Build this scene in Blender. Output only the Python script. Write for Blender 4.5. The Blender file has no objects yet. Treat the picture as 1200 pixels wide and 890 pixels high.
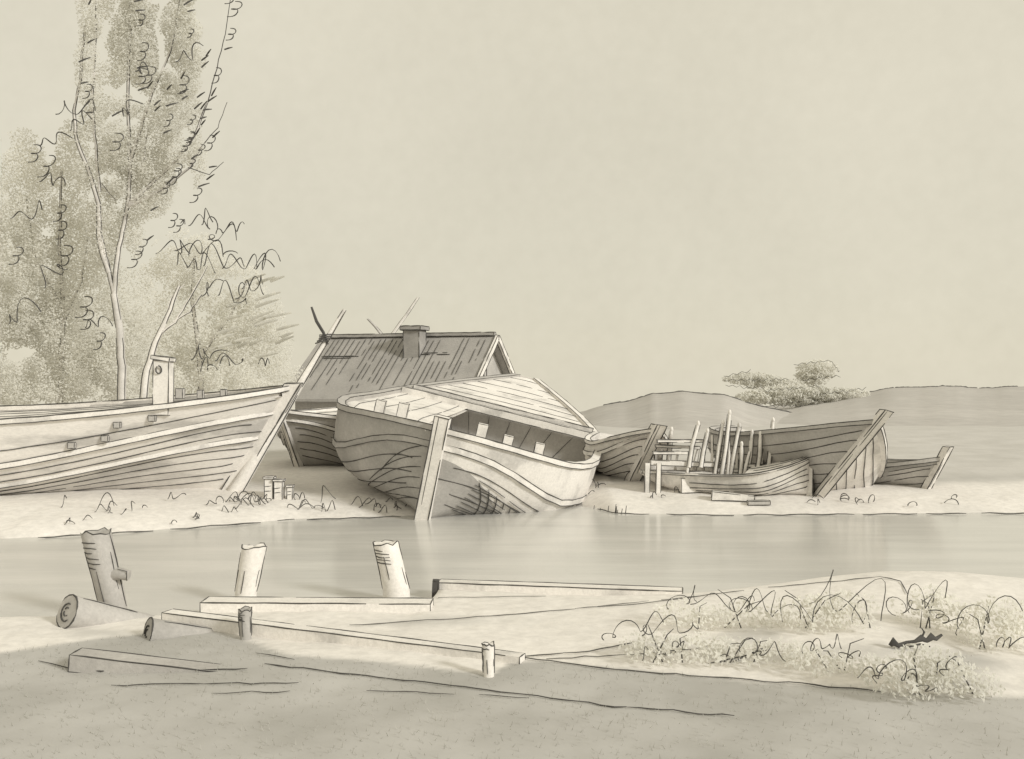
import bpy, math, random
import numpy as np
from mathutils import noise as mnoise, Vector
random.seed(7)
R = math.radians
FPX, CH, HY = 1167.0, 2.4, 445.0
scene = bpy.context.scene
COL = scene.collection

# ------------------------------------------------------------------ materials
def ramp(nt, stops):
    n = nt.nodes.new('ShaderNodeValToRGB')
    e = n.color_ramp.elements
    while len(e) < len(stops): e.new(0.5)
    for k, (p, c) in enumerate(stops):
        e[k].position = p; e[k].color = (c[0], c[1], c[2], 1)
    return n

def grey(c):      # keep the place's stone-grey palette: little colour of its own
    l = (c[0]+c[1]+c[2])/3
    return (l*1.045, l*1.005, l*.95)
def mat(name, rgb, var=.12, scale=1.2, fine=22, stretch=(1, 1, 1), rough=.9, bump=.25, blot=None, leaf=False):
    rgb = grey(rgb) if not leaf else tuple(sum(rgb)/3*q for q in (1.015, 1.0, .93)); blot = grey(blot) if blot else None
    m = bpy.data.materials.new(name); m.use_nodes = True
    nt = m.node_tree; nt.nodes.clear(); N = nt.nodes.new; L = nt.links.new
    out = N('ShaderNodeOutputMaterial')
    tc = N('ShaderNodeTexCoord'); oi = N('ShaderNodeObjectInfo')
    off = N('ShaderNodeVectorMath'); off.operation = 'ADD'
    cmb = N('ShaderNodeCombineXYZ')
    mul = N('ShaderNodeMath'); mul.operation = 'MULTIPLY'; mul.inputs[1].default_value = 37.0
    L(oi.outputs['Random'], mul.inputs[0]); L(mul.outputs[0], cmb.inputs[0]); L(mul.outputs[0], cmb.inputs[1])
    mp = N('ShaderNodeMapping'); mp.inputs['Scale'].default_value = stretch
    L(tc.outputs['Object'], mp.inputs[0]); L(mp.outputs[0], off.inputs[0]); L(cmb.outputs[0], off.inputs[1])
    n1 = N('ShaderNodeTexNoise'); n1.inputs['Scale'].default_value = scale; n1.inputs['Detail'].default_value = 5
    n1.inputs['Roughness'].default_value = .55
    n2 = N('ShaderNodeTexNoise'); n2.inputs['Scale'].default_value = fine; n2.inputs['Detail'].default_value = 6
    n2.inputs['Roughness'].default_value = .7
    L(off.outputs[0], n1.inputs[0]); L(off.outputs[0], n2.inputs[0])
    lo = [c * (1 - var) for c in rgb]; hi = [min(.9, c * (1 + var)) for c in rgb]
    stops = [(.36, lo), (.47, [c * (1 - var * .3) for c in rgb]), (.55, rgb), (.66, hi)]
    if blot: stops[0] = (.36, blot)
    r1 = ramp(nt, stops); L(n1.outputs[0], r1.inputs[0])
    r2 = ramp(nt, [(.3, (.84,) * 3), (.7, (1.12,) * 3)]); L(n2.outputs[0], r2.inputs[0])
    mx = N('ShaderNodeMix'); mx.data_type = 'RGBA'; mx.blend_type = 'MULTIPLY'; mx.inputs[0].default_value = .8
    L(r1.outputs[0], mx.inputs[6]); L(r2.outputs[0], mx.inputs[7])
    if leaf:
        d = N('ShaderNodeBsdfDiffuse'); t = N('ShaderNodeBsdfTranslucent'); s = N('ShaderNodeMixShader'); s.inputs[0].default_value = .5
        L(mx.outputs[2], d.inputs[0]); L(mx.outputs[2], t.inputs[0]); L(d.outputs[0], s.inputs[1]); L(t.outputs[0], s.inputs[2])
        L(s.outputs[0], out.inputs[0])
    else:
        b = N('ShaderNodeBsdfPrincipled'); b.inputs['Roughness'].default_value = rough
        b.inputs['Specular IOR Level'].default_value = .15
        L(mx.outputs[2], b.inputs['Base Color'])
        if bump:
            bp = N('ShaderNodeBump'); bp.inputs['Strength'].default_value = bump; bp.inputs['Distance'].default_value = .02
            L(n2.outputs[0], bp.inputs['Height']); L(bp.outputs[0], b.inputs['Normal'])
        L(b.outputs[0], out.inputs[0])
    return m

M = {}
M['pale'] = mat('pale_weathered_wood', (.82, .80, .74), .06, 1.6, 26, (1, 1, 1), blot=(.62, .60, .53))
M['pale_left'] = mat('washed_hull_planking', (.81, .79, .73), .08, .9, 24, (.5, 1, 2.2), blot=(.56, .54, .48))
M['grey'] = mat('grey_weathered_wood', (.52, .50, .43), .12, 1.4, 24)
M['grey2'] = mat('tarred_shaded_wood', (.45, .435, .38), .14, 1.8, 24)  # dark wood; on the barge's left side it also paints in shade
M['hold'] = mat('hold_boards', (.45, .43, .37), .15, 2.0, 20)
M['ink'] = mat('tarred_seam', (.10, .092, .075), .25, 3, 30, bump=0)
M['twig'] = mat('dark_twigs', (.11, .10, .08), .25, 3, 30, bump=0)
M['roof'] = mat('roof_boards', (.41, .395, .34), .08, .9, 16, blot=(.36, .35, .30))
M['wall'] = mat('limewashed_wall', (.50, .47, .37), .1, 1, 14)
M['brick'] = mat('sooty_brick', (.38, .365, .31), .14, 2, 20)
M['leaf'] = mat('pale_leaves', (.84, .82, .75), .05, .45, 6, leaf=True)
M['leaf2'] = mat('grey_leaves', (.82, .80, .73), .06, .45, 6, leaf=True)
M['leaf3'] = mat('light_leaves', (.87, .85, .78), .04, .45, 6, leaf=True)
M['bark'] = mat('pale_bark', (.66, .64, .57), .15, 2.5, 22)
M['stone'] = mat('pale_stone', (.52, .48, .38), .14, 3, 22)
M['hill'] = mat('hill_grass', (.53, .515, .46), .07, .05, .9, bump=.05)
M['hilldark'] = mat('hill_hedge', (.15, .14, .11), .2, .5, 4, bump=0)

# ------------------------------------------------------------------ mesh builder
def P(px, py, d):
    return ((px - 600) / FPX * d, d, CH - (py - HY) / FPX * d)
def vsub(a, b): return (a[0]-b[0], a[1]-b[1], a[2]-b[2])
def vadd(a, b): return (a[0]+b[0], a[1]+b[1], a[2]+b[2])
def vmul(a, k): return (a[0]*k, a[1]*k, a[2]*k)
def lerp(a, b, t): return tuple(a[i]+(b[i]-a[i])*t for i in range(3))
def vlen(a): return math.sqrt(sum(c*c for c in a))
def norm(a):
    l = vlen(a) or 1e-9
    return (a[0]/l, a[1]/l, a[2]/l)
def cross(a, b): return (a[1]*b[2]-a[2]*b[1], a[2]*b[0]-a[0]*b[2], a[0]*b[1]-a[1]*b[0])
OFF = {}

class MB:
    def __init__(s): s.v = []; s.f = []; s.m = []
    def grid(s, rows, m=0, close=False):
        b = len(s.v); n = len(rows[0])
        for r in rows: s.v += [tuple(p) for p in r]
        for i in range(len(rows)-1):
            for j in range(n if close else n-1):
                k = (j+1) % n
                s.f.append((b+i*n+j, b+i*n+k, b+(i+1)*n+k, b+(i+1)*n+j)); s.m.append(m)
    def poly(s, pts, m=0):
        b = len(s.v); s.v += [tuple(p) for p in pts]; s.f.append(tuple(range(b, b+len(pts)))); s.m.append(m)
    def tube(s, path, r, m=0, n=6, cap=True, squash=None):
        rings = []
        L = len(path)
        for i, p in enumerate(path):
            t = norm(vsub(path[min(i+1, L-1)], path[max(i-1, 0)]))
            up = (0, 0, 1) if abs(t[2]) < .9 else (0, 1, 0)
            a = norm(cross(t, up)); c = cross(a, t)
            rr = r[i] if isinstance(r, (list, tuple)) else r
            rings.append([vadd(p, vadd(vmul(a, rr*math.cos(2*math.pi*k/n)), vmul(c, rr*math.sin(2*math.pi*k/n)))) for k in range(n)])
        s.grid(rings, m, True)
        if cap:
            s.poly(rings[0][::-1], m); s.poly(rings[-1], m)
    def beam(s, a, b, w, h, m=0, up=(0, 0, 1), taper=1.0):
        t = norm(vsub(b, a)); x = norm(cross(t, up)); z = cross(x, t)
        rows = []
        for p, k in ((a, 1.0), (b, taper)):
            rows.append([vadd(p, vadd(vmul(x, sx*w/2*k), vmul(z, sz*h/2*k))) for sx, sz in ((-1, -1), (1, -1), (1, 1), (-1, 1))])
        s.grid(rows, m, True); s.poly(rows[0][::-1], m); s.poly(rows[1], m)
        return rows
    def edges(s, rows, m, r=.008, which=(0, 1, 2, 3), ends=True):
        for k in which: s.ink([rows[0][k], rows[1][k]], r, m)
        if ends:
            for row in rows:
                for k in range(4): s.ink([row[k], row[(k+1) % 4]], r, m)
    def ink(s, path, r, m=1, gaps=True, wob=.6):
        """a hand-laid dark seam along a path: uneven, with breaks"""
        pts = []
        for a, b in zip(path[:-1], path[1:]):
            n = max(1, int(vlen(vsub(b, a)) / .12))
            for i in range(n): pts.append(lerp(a, b, i / n))
        pts.append(tuple(path[-1]))
        if len(pts) < 3: pts = [pts[0], lerp(pts[0], pts[-1], .5), pts[-1]]
        i = 0; N = len(pts)
        while i < N-1:
            run = N if not gaps else random.randint(max(3, N//4), N)
            seg = pts[i:i+run+1]
            if len(seg) >= 2:
                ph = random.uniform(0, 9)
                seg = [tuple(c + wob*r*mnoise.noise(Vector((ph+k*.35, q*7.1, 0))) for q, c in enumerate(p)) for k, p in enumerate(seg)]
                rs = [r*.86*(.55+.75*abs(mnoise.noise(Vector((ph*3+k*.4, 3, 1))))+.25) * (.55 if k in (0, len(seg)-1) else 1) for k in range(len(seg))]
                s.tube(seg, rs, m, 5, True)
            i += run + random.choice((0, 1, 1, 2))
    def blob(s, c, r, m=0, n=7, jag=.2):
        rows = []
        for i in range(n+1):
            th = math.pi*i/n
            row = []
            for k in range(n+2):
                ph = 2*math.pi*k/(n+2)
                q = (math.sin(th)*math.cos(ph), math.sin(th)*math.sin(ph), math.cos(th))
                g = 1+jag*mnoise.noise(Vector((q[0]*1.7+c[0]*3, q[1]*1.7+c[1]*3, q[2]*1.7)))
                row.append((c[0]+q[0]*r[0]*g, c[1]+q[1]*r[1]*g, c[2]+q[2]*r[2]*g))
            rows.append(row)
        s.grid(rows, m, True)
    def build(s, name, mats, parent=None, smooth=False, loc=None):
        off = OFF[parent.name] if parent else (loc or (0, 0, 0))
        me = bpy.data.meshes.new(name)
        me.from_pydata([vsub(p, off) for p in s.v], [], s.f)
        for mm in (mats if isinstance(mats, (list, tuple)) else [mats]): me.materials.append(M[mm] if isinstance(mm, str) else mm)
        me.polygons.foreach_set('material_index', s.m)
        me.polygons.foreach_set('use_smooth', [smooth]*len(s.f))
        me.update()
        o = bpy.data.objects.new(name, me); COL.objects.link(o)
        if parent: o.parent = parent
        else: o.location = off
        OFF[o.name] = off
        return o

def tag(o, label=None, cat=None, group=None, kind=None):
    if label: o['label'] = label
    if cat: o['category'] = cat; o['kind'] = 'thing'
    if group: o['group'] = group
    if kind: o['kind'] = kind
    return o
def thing(name, label, cat, loc, group=None):
    o = bpy.data.objects.new(name, None); o.empty_display_size = .2; COL.objects.link(o); o.location = loc
    OFF[o.name] = tuple(loc)
    return tag(o, label, cat, group)

# ------------------------------------------------------------------ terrain
def interp(x, xs, ys):
    if x <= xs[0]: return ys[0]
    for a in range(len(xs)-1):
        if x <= xs[a+1]:
            t = (x-xs[a])/(xs[a+1]-xs[a]); return ys[a]+(ys[a+1]-ys[a])*t
    return ys[-1]
FARX = [-40, -12, -7.2, -5.2, -3.7, -1.85, -1.5, -1.0, .3, 1.3, 1.9, 4, 8, 14, 40]
FARY = [14.0, 14.4, 15.0, 16.0, 17.0, 17.35, 17.6, 18.7, 19.5, 19.0, 17.7, 17.55, 17.75, 17.9, 18.2]
NRX = [-40, -9, -4.6, -3.2, -3.0, -.95, -.8, 1.9, 3.0, 4.3, 5.2, 7, 40]
NRY = [9.0, 9.6, 10.0, 10.15, 10.3, 10.3, 11.25, 11.0, 11.4, 12.1, 11.6, 11.3, 11]
def nz(x, y, s, k=0): return mnoise.noise(Vector((x*s, y*s, k)))
def gz(X, Y):
    fy = interp(X, FARX, FARY) + .12*nz(X, 0, 1.1, 4) + .05*nz(X, 0, 4, 5)
    ny = interp(X, NRX, NRY)
    if Y > fy:
        t = Y-fy
        z = -.05 + .42*(1-math.exp(-t/1.3)) + .035*nz(X, Y, .9)*min(1, t) + .012*nz(X, Y, 4)*min(1, t)
        if Y > 38: z -= .042*(Y-38)**2/(Y-38+14)
        return z
    if Y < ny:
        t = ny-Y
        z = -.05 + .2*(1-math.exp(-t/.28)) + .035*nz(X, Y, .8, 2)*min(1, t*2) + .012*nz(X, Y, 5, 2)*min(1, t*2)
        z += .16*math.exp(-((X-4.6)/1.5)**2-((Y-10.6)/.9)**2) + .10*math.exp(-((X-3.0)/1.6)**2-((Y-8.6)/.9)**2)
        return z
    return -.05-.5*min(1, min(Y-ny, fy-Y)*.8)
def G(px, py):
    """world point on the ground seen at a picture position"""
    d = 5.0
    while d < 300:
        p = P(px, py, d)
        if p[2] <= gz(p[0], p[1]): break
        d += .03 if d < 40 else .3
    return (p[0], p[1], gz(p[0], p[1]))
SHADE_EDGE = ([-300, 0, 85, 165, 200, 250, 330, 440, 575, 600, 640, 720, 850, 1000, 1100, 1500],
        [770, 765, 752, 742, 737, 737, 765, 776, 789, 776, 775, 783, 795, 806, 812, 840])  # upper edge of the foreground shade painted into the ground colour
def axis(segs):
    out = []
    for a, b, n in segs: out += [a+(b-a)*i/n for i in range(n)]
    return out+[segs[-1][1]]
gm = MB()
xs = axis([(-900, -60, 20), (-60, -16, 44), (-16, 16, 400), (16, 60, 44), (60, 900, 20)])
ys = axis([(-60, 4, 16), (4, 12.6, 140), (12.6, 14.2, 8), (14.2, 19.5, 84), (19.5, 40, 60), (40, 1500, 60)])
def shade_grass_mask(X, Y):  # near: foreground shade painted as a darker tone; far: grass tone
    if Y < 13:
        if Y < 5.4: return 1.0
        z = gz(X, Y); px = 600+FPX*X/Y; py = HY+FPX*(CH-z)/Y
        v = (py-interp(px, *SHADE_EDGE))/3.5 + .5 + 1.0*nz(X, Y, 1.4, 9) + .35*nz(X, Y, 6, 3)
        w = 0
        # thin grey washes on the pale path and among the brambles
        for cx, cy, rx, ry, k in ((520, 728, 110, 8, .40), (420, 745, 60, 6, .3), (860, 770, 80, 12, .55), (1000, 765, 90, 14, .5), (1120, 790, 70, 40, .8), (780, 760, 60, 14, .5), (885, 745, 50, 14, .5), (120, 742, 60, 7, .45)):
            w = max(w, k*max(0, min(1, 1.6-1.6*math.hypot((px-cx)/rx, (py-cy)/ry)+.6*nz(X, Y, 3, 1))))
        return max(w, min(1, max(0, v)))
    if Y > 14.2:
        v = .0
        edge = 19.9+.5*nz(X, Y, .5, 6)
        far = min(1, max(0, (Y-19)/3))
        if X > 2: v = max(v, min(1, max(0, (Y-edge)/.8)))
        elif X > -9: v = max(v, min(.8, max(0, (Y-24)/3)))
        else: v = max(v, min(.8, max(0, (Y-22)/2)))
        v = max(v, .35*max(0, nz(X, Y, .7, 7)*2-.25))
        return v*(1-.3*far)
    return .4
rows = [[(x, y, gz(x, y)) for x in xs] for y in ys]
gm.grid(rows)
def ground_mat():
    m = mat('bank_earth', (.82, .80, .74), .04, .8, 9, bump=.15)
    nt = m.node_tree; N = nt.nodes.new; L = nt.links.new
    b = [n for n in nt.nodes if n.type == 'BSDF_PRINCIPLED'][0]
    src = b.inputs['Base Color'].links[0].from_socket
    at = N('ShaderNodeAttribute'); at.attribute_name = 'shade_grass_cover'
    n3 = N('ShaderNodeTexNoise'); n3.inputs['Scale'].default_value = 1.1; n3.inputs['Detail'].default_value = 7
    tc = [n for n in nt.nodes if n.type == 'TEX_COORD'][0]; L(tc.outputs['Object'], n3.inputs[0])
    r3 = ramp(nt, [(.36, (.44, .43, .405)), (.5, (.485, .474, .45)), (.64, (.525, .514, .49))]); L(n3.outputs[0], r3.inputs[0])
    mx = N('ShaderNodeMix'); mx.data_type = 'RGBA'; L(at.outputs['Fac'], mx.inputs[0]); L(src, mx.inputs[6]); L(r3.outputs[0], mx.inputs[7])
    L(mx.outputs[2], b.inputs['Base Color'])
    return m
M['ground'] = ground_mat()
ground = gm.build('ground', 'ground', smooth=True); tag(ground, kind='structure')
att = ground.data.attributes.new('shade_grass_cover', 'FLOAT', 'POINT')
att.data.foreach_set('value', [shade_grass_mask(v.co.x, v.co.y) for v in ground.data.vertices])

# water
def water_mat():
    m = bpy.data.materials.new('river_water'); m.use_nodes = True
    nt = m.node_tree; N = nt.nodes.new; L = nt.links.new
    b = [n for n in nt.nodes if n.type == 'BSDF_PRINCIPLED'][0]
    tc = N('ShaderNodeTexCoord'); mp = N('ShaderNodeMapping'); mp.inputs['Scale'].default_value = (.35, 1.6, 1)
    L(tc.outputs['Object'], mp.inputs[0])
    n = N('ShaderNodeTexNoise'); n.inputs['Scale'].default_value = .9; n.inputs['Detail'].default_value = 4; L(mp.outputs[0], n.inputs[0])
    r = ramp(nt, [(.35, (.59, .58, .55)), (.5, (.63, .62, .585)), (.68, (.69, .675, .64))]); L(n.outputs[0], r.inputs[0])
    L(r.outputs[0], b.inputs['Base Color'])
    b.inputs['Roughness'].default_value = .19; b.inputs['IOR'].default_value = 1.36
    n2 = N('ShaderNodeTexNoise'); n2.inputs['Scale'].default_value = 2.6; n2.inputs['Detail'].default_value = 5; L(mp.outputs[0], n2.inputs[0])
    bp = N('ShaderNodeBump'); bp.inputs['Strength'].default_value = .10; bp.inputs['Distance'].default_value = .05
    L(n2.outputs[0], bp.inputs['Height']); L(bp.outputs[0], b.inputs['Normal'])
    return m
M['water'] = water_mat()
wm = MB()
wx = axis([(-60, 60, 60)])
wm.grid([[(x, interp(x, NRX, NRY)-.4, 0) for x in wx], [(x, 13, 0) for x in wx], [(x, interp(x, FARX, FARY)+.6, 0) for x in wx]])
tag(wm.build('river_water', 'water'), kind='structure')

# hills beyond the yard (low rise, crest under eye level, land falls away behind)
def hill(name, prof, d, seed):
    mb = MB(); px0, px1 = prof[0][0], prof[-1][0]
    n = 90; rowsets = []
    PX = [p[0] for p in prof]; PY = [p[1] for p in prof]
    crest = []; rows = [[] for _ in range(7)]
    for i in range(n+1):
        px = px0+(px1-px0)*i/n
        c = P(px, interp(px, PX, PY)+1.6*nz(px, 0, .03, seed)+.8*nz(px, 0, .1, seed), d)
        fx = px; base = P(px, 560, d*.38); fz = gz(base[0], base[1])-.3
        for k in range(5):
            t = k/4; yy = d*.38+(d-d*.38)*t
            x = (fx-600)/FPX*yy
            z = fz+(c[2]-fz)*(math.sin(t*math.pi/2)**1.1)
            rows[k].append((x, yy, z+.12*nz(x, yy, .25, seed)*(t < .9)))
        rows[5].append((c[0]*1.2, d*1.25, c[2]-5)); rows[6].append((c[0]*1.6, d*1.7, c[2]-22))
        crest.append((c[0], c[1]-.05, c[2]+.03))
    mb.grid(rows, 0)
    return mb, crest
h1, c1 = hill('hill', [(560, 500), (650, 490), (700, 477), (735, 471), (765, 462), (800, 459), (850, 464), (890, 476), (940, 488), (1000, 498)], 85, 3)
h1.ink(c1[30:95], .07, 1); 
tag(h1.build('near_hill', ['hill', 'hilldark'], smooth=True), kind='structure')
h2, c2 = hill('hill', [(760, 500), (830, 484), (890, 478), (950, 470), (1000, 462), (1040, 456), (1090, 453), (1160, 455), (1260, 450), (1420, 462)], 120, 8)
h2.ink(c2[12:60], .09, 1)
tag(h2.build('far_hill', ['hill', 'hilldark'], smooth=True), kind='structure')
# ------------------------------------------------------------------ boats
def smooth(a):
    a = min(1, max(0, a)); return a*a*(3-2*a)
def hull_local(u, t, side, Q):
    ub, us, bt = Q['ub'], Q.get('us', .6), Q.get('bt', .4)
    if u < ub: f = (1-(1-u/ub)**Q.get('pb', 2.0))**Q.get('pe', .6)
    elif u < us: f = 1
    else: f = 1-(1-bt)*((u-us)/(1-us))**2
    b = Q['B']*f
    s = Q['D']+(Q['sb']*(1-u/.5)**2 if u < .5 else Q['ss']*((u-.5)/.5)**2)
    s -= Q.get('dip', 0)*math.exp(-((u-.13)/.11)**2)
    k = Q.get('kr', .3)*max(0, (u-.7)/.3)**2
    m = smooth(u/ub/Q.get('vb', 1.0)); e = Q.get('e', .6); th = t*math.pi/2
    y = b*((1-m)*t**Q.get('vp', .8)+m*math.sin(th)**e)
    h = (1-m)*t+m*(1-max(0, math.cos(th))**e)
    return (-u*Q['L']+Q['rake']*h*(1-u)**3, side*y, k+(s-k)*h)
def xf(Q):
    h, r, p = Q['head'], Q['roll'], Q.get('pitch', 0)
    ch, sh, cr, sr, cp, sp = math.cos(h), math.sin(h), math.cos(r), math.sin(r), math.cos(p), math.sin(p)
    A = np.array([[ch, -sh, 0], [sh, ch, 0], [0, 0, 1]]) @ np.array([[cp, 0, -sp], [0, 1, 0], [sp, 0, cp]]) @ np.array([[1, 0, 0], [0, cr, -sr], [0, sr, cr]])
    l = np.array(Q['loc'])
    return lambda q: tuple(float(c) for c in A @ np.array(q)+l)
US = [0, .006, .015, .03, .05, .075, .1, .13, .16, .2, .25, .3, .36, .42, .48, .55, .62, .7, .78, .86, .93, 1]
TS = [0, .08, .16, .25, .34, .44, .54, .64, .74, .83, .92, 1]
def boat(Q, name, label, cat, group=None, mats=('pale', 'hold', 'ink'), seam_t=(.2, .32, .44, .56, .68), wale_t=(.8,), seam_r=.010,
         stem=(.16, .22), stem_top=.12, wale_m='pale', rail=(.13, .08), inner=True, shade_side=0, seam_sides=(-1, 1), seam_u=(.0, .85), stem_m='pale', patch=None):
    W = xf(Q); FT = Q.get('ft', .3)
    root = thing(name, label, cat, Q['loc'], group)
    mb = MB()
    for sd in (-1, 1):
        mb.grid([[W(hull_local(u, t, sd, Q)) for u in US] for t in TS], 3 if sd == shade_side else 0)  # side turned from the sun gets darker wood, shade painted in
        if inner:
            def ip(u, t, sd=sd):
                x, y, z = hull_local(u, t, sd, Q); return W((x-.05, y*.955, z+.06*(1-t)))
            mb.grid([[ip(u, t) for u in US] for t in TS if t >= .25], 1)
        for t in seam_t:
            if sd not in seam_sides: continue
            a = seam_u[0]+random.uniform(0, .02); b_ = seam_u[1]*random.uniform(.7, 1)
            pts = []
            for i in range(41):
                u = a+(b_-a)*(i/40)**1.8
                x, y, z = hull_local(u, t+.012*math.sin(i*.3+t*9), sd, Q); pts.append(W((x+.006*(u < .03), y+sd*.006, z)))
            mb.ink(pts, seam_r, 2)
    mb.poly([W(hull_local(1, t, -1, Q)) for t in TS]+[W(hull_local(1, t, 1, Q)) for t in TS[::-1]], 0)
    if inner:   # floor boards
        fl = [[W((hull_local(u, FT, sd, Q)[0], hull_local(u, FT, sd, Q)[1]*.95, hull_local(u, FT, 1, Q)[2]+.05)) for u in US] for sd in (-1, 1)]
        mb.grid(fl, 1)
    if patch: patch(mb, W, Q)
    mlist = list(mats)+(['grey2'] if shade_side else [])
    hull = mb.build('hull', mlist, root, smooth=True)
    # stem post following the stem line
    st = MB(); rows = []
    w, dp = stem
    ts = [i/10 for i in range(11)]
    for i, t in enumerate(ts):
        x, y, z = hull_local(0, t, 1, Q)
        rows.append([(x+dp*.55, -w/2, z), (x+dp*.55, w/2, z), (x-dp*.45, w/2, z), (x-dp*.45, -w/2, z)])
    x, y, z = hull_local(0, 1, 1, Q); x0, _, z0 = hull_local(0, .9, 1, Q)
    k = stem_top/max(.01, (z-z0)); ex, ez = x+(x-x0)*k, z+stem_top
    tp = .75 if stem_top > .6 else 1
    rows.append([(ex+dp*.55*tp, -w/2*tp, ez), (ex+dp*.55*tp, w/2*tp, ez), (ex-dp*.45*tp, w/2*tp, ez), (ex-dp*.45*tp, -w/2*tp, ez)])
    rows = [[W(p) for p in r] for r in rows]
    st.grid(rows, 0, True); st.poly(rows[0][::-1], 0); st.poly(rows[-1], 0)
    for k in range(4): st.ink([r[k] for r in rows], seam_r*1.3, 1)
    st.ink([lerp(r[0], r[1], .3) for r in rows[2:]], seam_r*.8, 1); st.ink(rows[-1]+[rows[-1][0]], seam_r*1.1, 1)
    st.build('stem_post', [stem_m, 'ink'], root)
    # rails and wales
    def strip(sd, t, wd, ht, proud, nm, m, z_up=0.0, lines=True):
        rb = MB(); rr = []
        for u in US:
            x, y, z = hull_local(u, t, sd, Q)
            yo, yi = y+sd*proud, y-sd*(wd-proud)
            if abs(y) < wd: yi = y*.2
            rr.append([W((x, yo, z+z_up)), W((x, yo, z+z_up+ht)), W((x, yi, z+z_up+ht)), W((x, yi, z+z_up))])
        rb.grid(rr, 0, True); rb.poly(rr[-1], 0); rb.poly(rr[0][::-1], 0)
        if lines:
            for q in (0, 1, 2): rb.ink([r[q] for r in rr], seam_r, 1)
        rb.build(nm, [m, 'ink'], root)
    for sd in (-1, 1):
        strip(sd, 1, rail[0], rail[1], .04, 'gunwale_rail', 'grey' if sd == shade_side else wale_m, -rail[1]*.8)
        for t in wale_t: strip(sd, t, .07, rail[1]*1.1, .045, 'rubbing_strake', 'grey2' if sd == shade_side else wale_m, -.03)
    return root, W
def deck(root, W, Q, u0, u1, name, m, drop=.05, y0=-1, y1=1, lines=6, along=False, r=.009, n=8):
    mb = MB(); rows = []
    for i in range(n+1):
        u = u0+(u1-u0)*i/n
        x, y, z = hull_local(max(u, .004), 1, 1, Q); y *= .96
        rows.append([W((x-.02, y*(y0+(y1-y0)*j/6), z-drop+.03*(1-(y0+(y1-y0)*j/6)**2))) for j in range(7)])
    mb.grid(rows, 0)
    low = [[vadd(p, (0, 0, -.06)) for p in r_] for r_ in rows]; mb.grid(low, 0)
    for k in (0, -1): mb.grid([rows[k], low[k]], 0)
    up = lambda p: vadd(p, (0, 0, .006))
    for k in range(lines):
        f = (k+.5)/lines
        if along:
            j = f*6; a = int(j)
            mb.ink([up(lerp(r_[a], r_[min(6, a+1)], j-a)) for r_ in rows], r, 1)
        else:
            i = f*n; a = int(i)
            mb.ink([up(lerp(p, q, i-a)) for p, q in zip(rows[a], rows[min(n, a+1)])], r, 1)
    return mb.build(name, [m, 'ink'], root)
def timberhead(root, W, Q, u, sd, h, w, name='timberhead', m='pale', inb=.2, lean=0):
    x, y, z = hull_local(u, 1, sd, Q); y -= sd*min(inb, abs(y)*.6)
    mb = MB()
    rows = mb.beam(W((x, y, z+.02)), W((x+lean, y, z+h)), w, w*.8, 0, up=(0, 1, 0.1))
    mb.edges(rows, 1, .009)
    mb.build(name, [m, 'ink'], root)

# --- the heeled barge in the middle
QM = dict(L=11.68, B=2.631, D=1.347, sb=.388, ss=.724, rake=.271, ub=.277, us=.5, bt=.123, pb=2.197, pe=.629, e=.5, vp=.572, vb=.5, head=-1.70, roll=-.238, pitch=-.045, loc=[-1.546, 17.14, -.06], kr=.5, dip=.13, ft=.5)
def bow_patch(mb, W, Q):
    # shade on the lower bow planks painted dark, with crosshatch lines
    rows = []
    for i in range(15):
        u = .0+.105*(i/14)**1.4
        rows.append([])
        for j in range(11):
            t = .04+(.66-.5*(i/14)**1.6)*j/10
            x, y, z = hull_local(u, t, 1, Q); rows[-1].append(W((x+.004, y+.007, z)))
    mb.grid(rows, 3)
    for c in range(7):
        a = .03+.012*c
        pts = []
        for i in range(14):
            s = i/13; x, y, z = hull_local(a+.035*s, .58-.40*s-.02*c, 1, Q); pts.append(W((x+.012, y+.016, z)))
        mb.ink(pts, .011, 2)
    for c in range(8):
        pts = []
        for i in range(12):
            s = i/11; x, y, z = hull_local(.028+.075*s, .60-.058*c-.06*s, 1, Q); pts.append(W((x+.012, y+.016, z)))
        mb.ink(pts, .010, 2)
    for c in range(6):   # raking plank ends on the dark bow
        pts = []
        for i in range(16):
            s = i/15; x, y, z = hull_local(.004+(.05+.04*c)*s**1.3, .78-.11*c-(.30)*s**1.2, -1, Q); pts.append(W((x, y-.012, max(z, .06))))
        mb.ink(pts, .010, 2)
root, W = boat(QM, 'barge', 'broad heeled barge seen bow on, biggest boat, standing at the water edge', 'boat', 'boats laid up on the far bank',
               mats=('pale', 'hold', 'ink', 'grey2'), seam_t=(.22, .36, .5, .64), wale_t=(.80,), stem=(.24, .26), stem_top=.20, shade_side=-1, patch=bow_patch, rail=(.17, .10), seam_r=.011)
deck(root, W, QM, 0, .045, 'fore_deck', 'pale', .06, lines=2)
deck(root, W, QM, .045, .6, 'side_deck', 'pale', .07, -1, -.30, lines=4, along=True)
deck(root, W, QM, .67, .995, 'stern_deck', 'pale', .05, lines=7)
bk = MB(); rw = []
for sd, n_ in ((-1, 0), (1, 1)):
    rw.append([W((hull_local(.625, t, sd, QM)[0], hull_local(.625, t, sd, QM)[1]*.95, hull_local(.625, t, sd, QM)[2]-.03)) for t in TS])
bk.grid(rw, 0)
for k in range(1, 9): bk.ink([vadd(lerp(rw[0][-1], rw[1][-1], k/9), (0, -.02, -.15)), vadd(lerp(rw[0][3], rw[1][3], k/9), (0, -.02, 0))], .009, 1)
bk.build('bulkhead', ['grey', 'ink'], root)
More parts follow.
